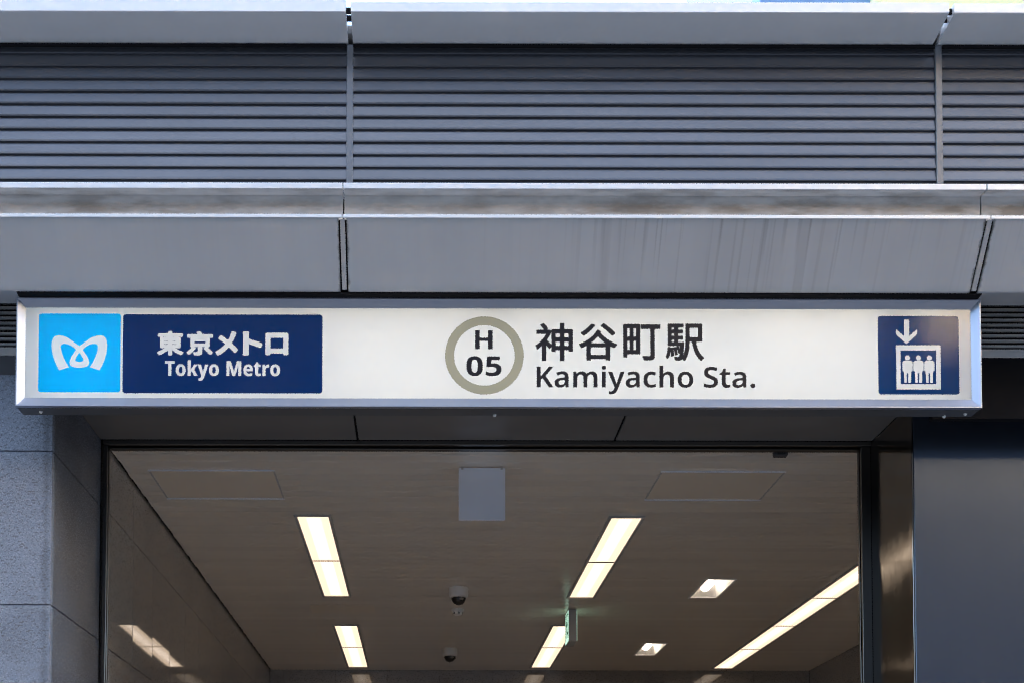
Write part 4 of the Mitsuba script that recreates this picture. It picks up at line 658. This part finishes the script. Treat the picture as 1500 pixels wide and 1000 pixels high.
tn = add('name_tile', sheet(navy.difference(shapely.union_all([line1, line2])), PY), 'm_sign_navy', sg)
labels[tn] = {'label': 'dark navy tile with two lines of white lettering'}
add('lettering', sheet(line1, PY), 'm_sign_white', tn)
add('lettering', sheet(line2, PY), 'm_sign_white', tn)
tl = add('lift_tile', sheet(lift.difference(shapely.union_all([arrow, frame, men])), PY), 'm_sign_navy_reflect', sg)
labels[tl] = {'label': 'navy tile with a white arrow and lift pictogram'}
add('arrow', sheet(arrow, PY), 'm_sign_white', tl)
add('lift_frame', sheet(frame, PY), 'm_sign_white', tl)
add('figures', sheet(men, PY), 'm_sign_white', tl)
k = add('line_ring', sheet(ring, PY), 'm_ring', sg)
labels[k] = {'label': 'grey ring around the station code letters'}
add('lettering', solid(polys(G['h'])), 'm_ink', sg)
add('lettering', solid(polys(G['n05'][:1])), 'm_ink', sg)
add('lettering', solid(polys(G['n05'][1:])), 'm_ink', sg)
for q in G['station']:
    add('lettering', solid(polys(q)), 'm_ink', sg)
for q in G['station_roman']:
    add('lettering', solid(polys([q])), 'm_ink', sg)
for x, y in ((-1.752, 6.128), (0.335, 6.160), (2.412, 6.163), (2.497, 6.130)):
    add('bolt', lathe([(0, 0), (0.008, 0), (0.0075, -0.005), (0.004, -0.009), (0, -0.010)], x, y, SZ0 - 0.0003, 12), 'm_bolt_glint', sg, smooth=True)
add('gap_shade_plate', bx(SX0 + 0.012, SX1 - 0.012, 6.010, 6.138, 4.2292, 4.2347), 'm_black', sg)  # black sheet standing in for the shade above the sign
for x in (-1.5, 0.35, 2.2):
    add('hanger', bx(x - 0.04, x + 0.04, 6.09, 6.135, SZ1 - 0.02, 4.2290), 'm_sign_dark', sg)

# ---------------------------------------------------------------- buildings round about (behind, added sun blockers to the right, and across the street)
def windows(t, x0, x1, y, z0, z1, nx, nz, ww, wh, out=-1):
    for i in range(nx):
        for j in range(nz):
            cx = x0 + (i + 0.5) * (x1 - x0) / nx
            cz = z0 + (j + 0.5) * (z1 - z0) / nz
            add('window', bx(cx - ww / 2, cx + ww / 2, min(y, y + out * 0.06), max(y, y + out * 0.06), cz - wh / 2, cz + wh / 2), 'm_pane', t)


t = thing('station_hall', 'plain grey roof and side walls of the hall behind the entrance', 'building')
add('roof', bx(XE[0], XE[-1], 9.01, 16.0, 5.55, 5.70), 'm_roof', t)
add('side_wall', bx(XE[0], XE[0] + 0.2, 7.45, 16.0, 0.005, 5.545), 'm_tower', t)
add('side_wall', bx(XE[-1] - 0.2, XE[-1], 7.45, 16.0, 0.005, 5.545), 'm_tower', t)
add('rear_wall', bx(XE[0] + 0.21, XE[-1] - 0.21, 15.8, 16.0, 0.005, 5.545), 'm_tower', t)
t = thing('sun_block_tower', 'tall grey tower added out of view on the right to block the sun', 'building')
add('wall', bx(12, 60, 14, 60, -0.15, 82), 'm_tower', t)  # unseen, added to keep the sun off the street
windows(t, 12, 60, 13.998, 4, 81, 10, 18, 4.0, 2.6)
t = thing('sun_block_tower', 'lower grey block added beyond the tall tower to limit the sun across the street', 'building')
add('wall', bx(60.01, 125, 14.5, 60, -0.15, 57.7), 'm_tower', t)  # unseen, height set so sun reaches only the upper beige wall
windows(t, 60.01, 125, 14.498, 4, 56, 12, 12, 4.4, 2.6)
t = thing('yellow_building', 'pale yellow wall with a blue bay just above the canopy at the upper right', 'building')
add('wall', bx(6.9, 11.5, 20.0, 28.0, 0, 16.0), 'm_yellow', t)
add('blue_bay', bx(5.2, 6.895, 20.3, 28.0, 0, 15.4), 'm_blue_wall', t)
t = thing('beige_building', 'beige building on an added dark podium across the street behind the viewer on the right', 'building')
add('podium', bx(13.8, 75, -44, -24.02, -0.15, 16.0), 'm_grey_wall', t)  # added dark base, gives the reflected sunlit patch a sharp lower edge
add('wall', bx(13.65, 75, -44, -24, 16.002, 30.0), 'm_beige', t)
add('parapet', bx(13.55, 75.1, -44.1, -23.85, 30.002, 31.0), 'm_beige', t)
windows(t, 15, 75, -24.018, 1.0, 15.0, 15, 4, 2.3, 1.6, out=1)
windows(t, 17, 75, -24.002, 18.0, 29.6, 14, 4, 2.0, 1.4, out=1)
t = thing('grey_building', 'grey building across the street behind the viewer on the left', 'building')
add('wall', bx(-80, 12.5, -44, -24, -0.15, 23.0), 'm_grey_wall', t)
add('parapet', bx(-80.1, 12.6, -44.1, -23.85, 23.002, 24.0), 'm_grey_wall', t)
windows(t, -80, 12.5, -24.002, 1.0, 22.6, 22, 7, 2.3, 1.7, out=1)
